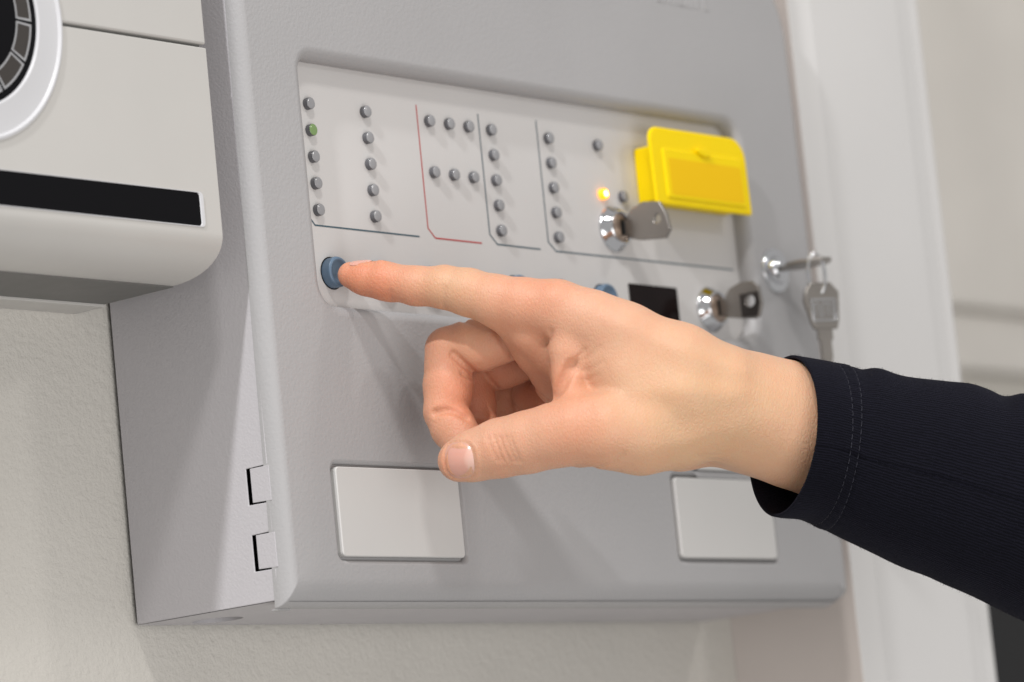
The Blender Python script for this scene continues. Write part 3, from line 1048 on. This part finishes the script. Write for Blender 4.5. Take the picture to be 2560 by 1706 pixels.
# ---- surface nets
def surface_nets(Dg):
    nx, ny, nz = Dg.shape
    ins = Dg < 0
    acc = np.zeros((nx - 1, ny - 1, nz - 1, 3), np.float32)
    cnt = np.zeros((nx - 1, ny - 1, nz - 1), np.float32)
    for axis in range(3):
        o = [k_ for k_ in range(3) if k_ != axis]
        sl0 = [slice(None)] * 3; sl1 = [slice(None)] * 3
        sl0[axis] = slice(0, -1); sl1[axis] = slice(1, None)
        a, b = Dg[tuple(sl0)], Dg[tuple(sl1)]
        cross = ins[tuple(sl0)] != ins[tuple(sl1)]
        idx = np.argwhere(cross)
        t = a[cross] / (a[cross] - b[cross])
        pos = idx.astype(np.float32)
        pos[:, axis] += t
        for da in (0, 1):
            for db in (0, 1):
                cell = idx.copy()
                cell[:, o[0]] -= da; cell[:, o[1]] -= db
                ok = np.all(cell >= 0, 1) & (cell[:, 0] < nx - 1) & (cell[:, 1] < ny - 1) & (cell[:, 2] < nz - 1)
                cc = cell[ok]
                np.add.at(acc, (cc[:, 0], cc[:, 1], cc[:, 2]), pos[ok])
                np.add.at(cnt, (cc[:, 0], cc[:, 1], cc[:, 2]), 1)
    act = cnt > 0
    vid = np.full(cnt.shape, -1, np.int64)
    vid[act] = np.arange(act.sum())
    V = acc[act] / cnt[act][:, None]
    Q = []
    for axis in range(3):
        o = [(axis + 1) % 3, (axis + 2) % 3]
        sl0 = [slice(None)] * 3; sl1 = [slice(None)] * 3
        sl0[axis] = slice(0, -1); sl1[axis] = slice(1, None)
        cross = ins[tuple(sl0)] != ins[tuple(sl1)]
        idx = np.argwhere(cross)
        idx = idx[(idx[:, o[0]] > 0) & (idx[:, o[1]] > 0) & (idx[:, o[0]] < cnt.shape[o[0]]) & (idx[:, o[1]] < cnt.shape[o[1]])]
        flip = ins[tuple(sl0)][idx[:, 0], idx[:, 1], idx[:, 2]]
        q = []
        for da, db in ((0, 0), (1, 0), (1, 1), (0, 1)):
            c = idx.copy(); c[:, o[0]] -= da; c[:, o[1]] -= db
            q.append(vid[c[:, 0], c[:, 1], c[:, 2]])
        q = np.stack(q, 1)
        q[~flip] = q[~flip][:, ::-1]
        Q.append(q)
    Q = np.vstack(Q)
    return V * RES + LO, Q


HV, HQ = surface_nets(D)


def laplace(V, Q, it, lam=0.5):
    V = V.astype(np.float64)
    E = np.vstack([Q[:, [0, 1]], Q[:, [1, 2]], Q[:, [2, 3]], Q[:, [3, 0]]])
    deg = np.zeros(len(V))
    np.add.at(deg, E[:, 0], 1); np.add.at(deg, E[:, 1], 1)
    for i in range(it):
        S = np.zeros_like(V)
        np.add.at(S, E[:, 0], V[E[:, 1]]); np.add.at(S, E[:, 1], V[E[:, 0]])
        V += (lam if i % 2 == 0 else -lam * 0.96) * (S / deg[:, None] - V)
    return V


HV = laplace(HV, HQ, 4)
hand_me = bpy.data.meshes.new('hand')
hand_me.from_pydata((HV * MM).tolist(), [], HQ.tolist())
hand_me.shade_smooth()

# pigment: redder over knuckles, tips and folds; paler over the wrist.  One colour per vertex, fixed to the skin.
red = np.zeros(len(HV)); yel = np.zeros(len(HV))


def blot(arr, c, r, a):
    d = np.linalg.norm(HV - np.array(c[:3]), axis=1)
    arr += a * np.exp(-(d / r) ** 2)


blot(red, (7.1, -4.9, 10.0), 14, 0.85)
blot(red, (15.3, -8.6, 12.0), 12, 0.55)
blot(red, (31.6, -11.6, 18.0), 16, 0.50)
blot(red, (59.6, -16.2, 30.0), 16, 0.35)
blot(red, (77.1, -8.2, 38.0), 14, 0.45)
blot(red, (43.3, -47.7, 12.0), 12, 0.55)
blot(red, (46.3, -58.0, 16.0), 10, 0.35)
blot(red, (38.8, -30.0, 6.0), 12, 0.25)
blot(red, (40.5, -72.1, 36.0), 8, 0.6)
blot(red, (61.1, -67.6, 42.0), 12, 0.25)
blot(red, (90.7, -57.2, 54.0), 17, 0.55)
blot(red, (83.5, -42.3, 42.0), 9, 0.5)
blot(red, (68.4, -49.5, -5.0), 26, 0.6)
blot(red, (80.1, -34.4, 20.0), 16, 0.35)
blot(red, (52.0, -49.5, -6.0), 18, 0.35)
blot(yel, (42.0, -3.7, 24.0), 14, 0.6)
blot(yel, (151.7, -51.5, 50.0), 36, 0.8)
blot(yel, (117.1, -42.9, 52.0), 22, 0.3)
blot(yel, (125.9, -66.0, 48.0), 28, 0.5)
blot(yel, (49.3, -19.7, 20.0), 12, 0.4)
at = hand_me.attributes.new('red', 'FLOAT', 'POINT'); at.data.foreach_set('value', np.clip(red, 0, 1).astype(np.float32))
at = hand_me.attributes.new('yellow', 'FLOAT', 'POINT'); at.data.foreach_set('value', np.clip(yel, 0, 1).astype(np.float32))

k = base_mat('skin', (0.62, 0.38, 0.26), 0.5, spec=0.35)
tc = k.n('ShaderNodeTexCoord')
ar = k.n('ShaderNodeAttribute', attribute_name='red')
ay = k.n('ShaderNodeAttribute', attribute_name='yellow')
blot_n = k.n('ShaderNodeTexNoise', i_Scale=110.0, i_Detail=5.0, i_Roughness=0.6)
k.l(tc.outputs['Object'], blot_n.inputs['Vector'])
m1 = k.n('ShaderNodeMix', data_type='RGBA')
m1.inputs['A'].default_value = (0.605, 0.350, 0.232, 1)
m1.inputs['B'].default_value = (0.61, 0.250, 0.145, 1)
k.l(ar.outputs['Fac'], m1.inputs['Factor'])
m2 = k.n('ShaderNodeMix', data_type='RGBA')
m2.inputs['B'].default_value = (0.585, 0.366, 0.218, 1)
k.l(m1.outputs['Result'], m2.inputs['A'])
k.l(ay.outputs['Fac'], m2.inputs['Factor'])
m3 = k.n('ShaderNodeMix', data_type='RGBA', blend_type='MULTIPLY')
mr = k.n('ShaderNodeMapRange')
mr.inputs['From Min'].default_value = 0.35; mr.inputs['From Max'].default_value = 0.65
mr.inputs['To Min'].default_value = 0.0; mr.inputs['To Max'].default_value = 0.35
k.l(blot_n.outputs['Fac'], mr.inputs['Value'])
k.l(mr.outputs[0], m3.inputs['Factor'])
k.l(m2.outputs['Result'], m3.inputs['A'])
m3.inputs['B'].default_value = (1.0, 0.84, 0.80, 1)
k.l(m3.outputs['Result'], k.p.inputs['Base Color'])
k.p.inputs['Subsurface Weight'].default_value = 0.35
k.p.inputs['Subsurface Radius'].default_value = (1.0, 0.35, 0.18)
k.p.inputs['Subsurface Scale'].default_value = 0.0023
# fine skin lines: stretched cells of two sizes plus pores
mp = k.n('ShaderNodeMapping')
mp.inputs['Scale'].default_value = (1.0, 0.55, 0.8)
mp.inputs['Rotation'].default_value = (0, 0, 0.5)
k.l(tc.outputs['Object'], mp.inputs['Vector'])
wob = k.n('ShaderNodeTexNoise', i_Scale=500.0, i_Detail=2.0)
k.l(tc.outputs['Object'], wob.inputs['Vector'])
ad = k.n('ShaderNodeVectorMath', operation='MULTIPLY_ADD')
k.l(wob.outputs['Color'], ad.inputs[0]); ad.inputs[1].default_value = (0.0012,) * 3
k.l(mp.outputs[0], ad.inputs[2])
v1 = k.n('ShaderNodeTexVoronoi', feature='DISTANCE_TO_EDGE', i_Scale=900.0)
k.l(ad.outputs[0], v1.inputs['Vector'])
c1 = k.n('ShaderNodeMapRange'); c1.inputs['From Max'].default_value = 0.25
k.l(v1.outputs['Distance'], c1.inputs['Value'])
b1 = k.n('ShaderNodeBump'); b1.inputs['Strength'].default_value = 0.42; b1.inputs['Distance'].default_value = 0.00018
k.l(c1.outputs[0], b1.inputs['Height'])
n2 = k.n('ShaderNodeTexNoise', i_Scale=380.0, i_Detail=6.0, i_Roughness=0.62)
k.l(mp.outputs[0], n2.inputs['Vector'])
b2 = k.n('ShaderNodeBump'); b2.inputs['Strength'].default_value = 0.17; b2.inputs['Distance'].default_value = 0.0007
k.l(n2.outputs['Fac'], b2.inputs['Height'])
k.l(b1.outputs[0], b2.inputs['Normal'])
k.l(b2.outputs[0], k.p.inputs['Normal'])
M['skin'] = k.m
hand_me.materials.append(M['skin'])
hand = bpy.data.objects.new('hand', hand_me)
C.objects.link(hand)
hand.parent = person

k = base_mat('nail', (0.70, 0.40, 0.32), 0.26, spec=0.5, coat=0.3)
k.p.inputs['Subsurface Weight'].default_value = 0.2
k.p.inputs['Subsurface Radius'].default_value = (1, 0.4, 0.25)
k.p.inputs['Subsurface Scale'].default_value = 0.002
la = k.n('ShaderNodeAttribute', attribute_name='pale')
mx = k.n('ShaderNodeMix', data_type='RGBA')
mx.inputs['A'].default_value = (0.64, 0.33, 0.26, 1)
mx.inputs['B'].default_value = (0.72, 0.46, 0.38, 1)
k.l(la.outputs['Fac'], mx.inputs['Factor'])
k.l(mx.outputs['Result'], k.p.inputs['Base Color'])
M['nail'] = k.m
for N in NAILS:
    c, n, l, w = N['f']
    hl, hw = N['hl'], N['hw']
    nr, na = 9, 48
    pts, pale = [], []
    ol = outline(hl - 0.15, hw - 0.15, na)
    for r in range(nr + 1):
        f_ = r / nr
        for (u, v) in ol:
            pts.append(c + l * u * f_ + w * v * f_)
            cu, cv = u * f_, v * f_
            pale.append(max(0.0, 1 - (((cu + hl * 0.95) / (hl * 0.62)) ** 2 + (cv / (hw * 0.8)) ** 2) ** 1.5))
    pts = np.array(pts)
    # smooth arched plate: quadratic fit of the finger surface, lifted a little in the middle
    S = drop(D, pts, n)
    hgt = (S - c) @ n
    U = (pts - c) @ l; W = (pts - c) @ w
    G = np.c_[np.ones(len(U)), U, W, U * U, W * W, U * W]
    co = np.linalg.lstsq(G, hgt, rcond=None)[0]
    hh = G @ co
    rad = np.repeat(np.arange(nr + 1) / nr, na)
    hh = hh + 0.28 - 0.35 * rad ** 6
    S = pts + n * hh[:, None]
    F = []
    for r in range(nr):
        for i in range(na):
            j = (i + 1) % na
            F.append((r * na + i, r * na + j, (r + 1) * na + j, (r + 1) * na + i))
    me = bpy.data.meshes.new('fingernail')
    me.from_pydata((S * MM).tolist(), [], F)
    me.shade_smooth()
    at = me.attributes.new('pale', 'FLOAT', 'POINT'); at.data.foreach_set('value', np.array(pale, np.float32))
    me.materials.append(M['nail'])
    o = bpy.data.objects.new('fingernail', me)
    C.objects.link(o)
    o.parent = person

# ---- sleeve: a loose tube with folds, hem, seam and stitches
rs = np.random.RandomState(3)
ST = [  # centre, up half vector, depth half vector
    ((165.1, -62.0, 22.0), (4.6, 28.6, 1), (9.8, -3.0, 29)),
    ((170.3, -62.6, 21.0), (4.0, 28.4, 1), (9.3, -3.0, 29)),
    ((177.0, -64.1, 20.0), (4.2, 28.8, 1), (8.5, -3.0, 29)),
    ((186.0, -67.1, 18.0), (5.0, 30.2, 1), (5.0, -2.5, 28)),
    ((201.0, -72.0, 15.0), (6.4, 32.2, 0), (3.5, -1.5, 29)),
    ((216.1, -76.3, 11.0), (7.4, 34.0, 0), (3, -1, 31)),
    ((234.3, -81.9, 7.0), (8.2, 36.2, 0), (3, -1, 33)),
    ((255.5, -88.3, 3.0), (8.6, 39.0, 0), (3, -1, 36)),
    ((286.3, -98.0, -4.0), (9.5, 43.0, 0), (3, -1, 40)),
    ((338.9, -114.2, -14.0), (10.5, 49.0, 0), (3, -1, 46))]
xs = np.array([0, 5.2, 12, 21, 36, 51, 69, 90, 120, 172.0])
Cc = np.array([s[0] for s in ST]); Uv = np.array([s[1] for s in ST]); Dv = np.array([s[2] for s in ST])
NL, NA = 330, 240


def interp(tab, t):
    return np.stack([np.interp(t, xs, tab[:, i]) for i in range(3)], 1)


def smooth1(a, it=6):
    for _ in range(it):
        a[1:-1] = (a[:-2] + 2 * a[1:-1] + a[2:]) / 4
    return a


ts = np.linspace(0, 172, NL)
cL = smooth1(interp(Cc, ts), 40); uL = smooth1(interp(Uv, ts), 40); dL = smooth1(interp(Dv, ts), 40)
ang = np.linspace(0, 2 * math.pi, NA, endpoint=False)
TT, AA = np.meshgrid(ts, ang, indexing='ij')


def bumpf(t0, a0, wt, wa, skew=0.0):
    da = (AA - a0 + math.pi) % (2 * math.pi) - math.pi
    dt = TT - t0 - skew * da
    return np.exp(-(dt / wt) ** 2 - (da / wa) ** 2)


rr_ = 0.35 * np.sin(TT * 0.16 + 2.1 * np.sin(AA * 2 + 0.6)) * np.clip((TT - 20) / 25, 0, 1)
# angle 0 = towards the viewer, pi/2 = up
for (t0, a0, wt, wa, sk, am) in [(84, 0.9, 3.2, 0.9, 6, 1.5), (90, 0.6, 2.4, 0.9, 7, -1.1), (97, 0.3, 3.0, 0.9, 6, 1.0), (30, 1.5, 5, 0.5, 2, 1.0), (24, 1.5, 2.5, 0.5, 3, -0.8),
                             (62, 1.4, 6, 0.5, 4, 0.9), (74, 1.5, 3.5, 0.5, 3, -1.0), (80, 1.35, 3.0, 0.5, 5, 1.3), (50, 0.5, 9, 0.8, 10, 0.6), (42, -0.9, 8, 0.8, -6, 0.7), (60, -1.3, 6, 0.6, -4, -0.6),
                             (26, 0.3, 4, 1.0, 2, 0.6), (15, 1.0, 4, 0.7, 2, -0.5), (110, 0.3, 8, 1.0, 8, 1.4), (125, 0.2, 7, 1.0, 8, -1.3), (3, -1.35, 5, 0.5, 0, 0.9), (70, -0.4, 10, 0.7, -5, 0.6)]:
    rr_ += am * bumpf(t0, a0, wt, wa, sk)
# hem: thicker to the second stitch row, a little step there
hem = 0.55 * (1 / (1 + np.exp((TT - 19.5) / 0.5)))
rr_ += hem
for t_st, dp in ((14.6, 0.22), (19.6, 0.30)): rr_ -= dp * np.exp(-((TT - t_st) / 0.5) ** 2)
# the lengthwise seam in front, running slightly down the sleeve
seam_a = -0.02 + 0.05 * np.sin(ts / 40.0)
dsm = (AA - seam_a[:, None]) * 30
rr_ += 0.25 * np.exp(-((dsm - 0.9) / 0.9) ** 2) - 0.75 * np.exp(-(dsm / 0.45) ** 2)
# gentle puckering along seam and hem
rr_ += 0.14 * np.sin(TT * 2.1 + 3 * np.sin(AA * 3)) * np.exp(-(dsm / 5) ** 2)
rr_ += 0.12 * np.sin(AA * 34 + TT * 0.3) * np.exp(-((TT - 17) / 4) ** 2)


def ringpt(tI, a, off):
    e = np.cos(a)[:, None] if np.ndim(a) else math.cos(a)
    f = np.sin(a)[:, None] if np.ndim(a) else math.sin(a)
    base_ = cL[tI] + dL[tI] * e + uL[tI] * f
    dirn = dL[tI] / np.linalg.norm(dL[tI]) * e + uL[tI] / np.linalg.norm(uL[tI]) * f
    return base_ + dirn * (off[:, None] if np.ndim(off) else off)


SV = np.zeros((NL, NA, 3))
for i in range(NL): SV[i] = ringpt(i, ang, rr_[i])
# inner wall, 1.1 mm inside, reaching 70 mm up the arm
NI = 140
IV = np.zeros((NI, NA, 3))
for i in range(NI): IV[i] = ringpt(i, ang, rr_[i] - 1.3)
lipv = np.zeros((3, NA, 3))
axis0 = (cL[1] - cL[0]); axis0 = axis0 / np.linalg.norm(axis0)
for q, (o_, ax_) in enumerate(((-0.15, -0.35), (-0.65, -0.55), (-1.15, -0.35))):
    lipv[q] = ringpt(0, ang, rr_[0] + o_) + axis0 * ax_
rows = np.concatenate([SV[::-1], lipv, IV])
R0 = rows.shape[0]
idx = np.arange(R0 * NA).reshape(R0, NA)
q = np.stack([idx[:-1], np.roll(idx[:-1], -1, 1), np.roll(idx[1:], -1, 1), idx[1:]], -1).reshape(-1, 4)
me = bpy.data.meshes.new('sleeve')
me.from_pydata((rows.reshape(-1, 3) * MM).tolist(), [], q.tolist())
me.shade_smooth()
uvl = me.uv_layers.new(name='weave')
rowt = np.concatenate([ts[::-1], [-0.3, -0.6, -0.3], ts[:NI]])
uu = np.repeat(np.arange(NA) / NA, 1)
UVV = np.stack(np.meshgrid(rowt, np.arange(NA) / NA * 200.0, indexing='ij'), -1).reshape(-1, 2)
loopv = np.empty(len(me.loops), np.int64); me.loops.foreach_get('vertex_index', loopv)
luv = UVV[loopv]
# keep the last column continuous
col = loopv % NA
fi = np.arange(len(loopv)) // 4
wrap = (col.reshape(-1, 4).max(1) == NA - 1) & (col.reshape(-1, 4).min(1) == 0)
fixm = wrap[fi] & (col == 0)
luv[fixm, 1] += 200.0
uvl.data.foreach_set('uv', luv.astype(np.float32).ravel())

k = base_mat('navy_jersey', (0.010, 0.010, 0.017), 0.95, spec=0.08)
k.p.inputs['Sheen Weight'].default_value = 0.05
k.p.inputs['Sheen Roughness'].default_value = 0.45
k.p.inputs['Sheen Tint'].default_value = (0.35, 0.36, 0.55, 1)
uvn = k.n('ShaderNodeUVMap', uv_map='weave')
sx = k.n('ShaderNodeMapping'); sx.inputs['Scale'].default_value = (0.09, 0.31, 1)
k.l(uvn.outputs[0], sx.inputs['Vector'])
wv = k.n('ShaderNodeTexWave', wave_type='BANDS', bands_direction='Y', i_Scale=1.0, i_Distortion=3.5, i_Detail=3.0)
wv.inputs['Detail Scale'].default_value = 2.5
k.l(sx.outputs[0], wv.inputs['Vector'])
tcn = k.n('ShaderNodeTexCoord')
fz = k.n('ShaderNodeTexNoise', i_Scale=1300.0, i_Detail=4.0, i_Roughness=0.7)
k.l(tcn.outputs['Object'], fz.inputs['Vector'])
mxh = k.n('ShaderNodeMath', operation='MULTIPLY_ADD'); mxh.inputs[1].default_value = 2.2
k.l(fz.outputs['Fac'], mxh.inputs[0]); k.l(wv.outputs['Fac'], mxh.inputs[2])
bb = k.n('ShaderNodeBump'); bb.inputs['Strength'].default_value = 0.8; bb.inputs['Distance'].default_value = 0.00025
k.l(mxh.outputs[0], bb.inputs['Height']); k.l(bb.outputs[0], k.p.inputs['Normal'])
mc = k.n('ShaderNodeMix', data_type='RGBA')
mc.inputs['A'].default_value = (0.0030, 0.0030, 0.0048, 1); mc.inputs['B'].default_value = (0.0065, 0.0064, 0.0115, 1)
k.l(wv.outputs['Fac'], mc.inputs['Factor']); k.l(mc.outputs['Result'], k.p.inputs['Base Color'])
M['navy_cloth'] = k.m
me.materials.append(M['navy_cloth'])
sleeve = bpy.data.objects.new('sleeve', me)
C.objects.link(sleeve)
sleeve.parent = person

# stitches: two rows round the hem
sv_, sf_ = [], []
for t_st in (14.6, 19.6):
    ti = int(np.argmin(np.abs(ts - t_st)))
    a = -1.5
    while a < 1.6:
        if rs.rand() < 0.94:
            pp = []
            for da in (0, 0.022, 0.045, 0.065):
                off = float(np.interp((a + da) % (2 * math.pi), ang, rr_[ti])) + 0.28 - (0.22 if da in (0, 0.065) else 0)
                pp.append(tuple(ringpt(ti, a + da, off)))
            v_, f_ = tube(pp, 0.11, 5)
            o_ = len(sv_); sv_ += v_; sf_ += [[i + o_ for i in q_] for q_ in f_]
        a += 0.098
me = bpy.data.meshes.new('stitching'); me.from_pydata((np.array(sv_) * MM).tolist(), [], sf_); me.shade_smooth()
me.materials.append(base_mat('navy_thread', (0.02, 0.02, 0.032), 0.7).m)
o = bpy.data.objects.new('stitching', me); C.objects.link(o); o.parent = sleeve; o['kind'] = 'stuff'

# lint and loose fibres of the cloth, standing a fraction of a millimetre proud
nf = 9000
ti = rs.randint(0, 250, nf); ai = rs.rand(nf) * 2 * math.pi
P0 = np.array([ringpt(int(t), float(a_), float(np.interp(a_, ang, rr_[int(t)]))) for t, a_ in zip(ti, ai)])
dirs = np.array([dL[t] / np.linalg.norm(dL[t]) * math.cos(a_) + uL[t] / np.linalg.norm(uL[t]) * math.sin(a_) for t, a_ in zip(ti, ai)])
side = rs.randn(nf, 3); side -= dirs * (side * dirs).sum(1)[:, None]; side /= np.linalg.norm(side, axis=1)[:, None]
ln = rs.uniform(0.3, 1.1, nf)[:, None]
wdt = np.cross(dirs, side) * 0.028
p1 = P0 - dirs * 0.1; p2 = P0 + dirs * ln * 0.7 + side * ln * 0.5; p3 = P0 + dirs * ln * 0.75 + side * ln * 1.2
FV = np.stack([p1 - wdt, p1 + wdt, p2 + wdt, p2 - wdt, p3], 1).reshape(-1, 3)
b5 = (np.arange(nf) * 5)[:, None]
FF = (b5 + np.array([[0, 1, 2, 3]])).tolist() + (b5 + np.array([[3, 2, 4]])).tolist()
me = bpy.data.meshes.new('lint'); me.from_pydata((FV * MM).tolist(), [], FF)
me.materials.append(base_mat('navy_fibre', (0.014, 0.014, 0.022), 0.8, spec=0.1).m)
o = bpy.data.objects.new('lint', me); C.objects.link(o); o.parent = sleeve; o['kind'] = 'stuff'
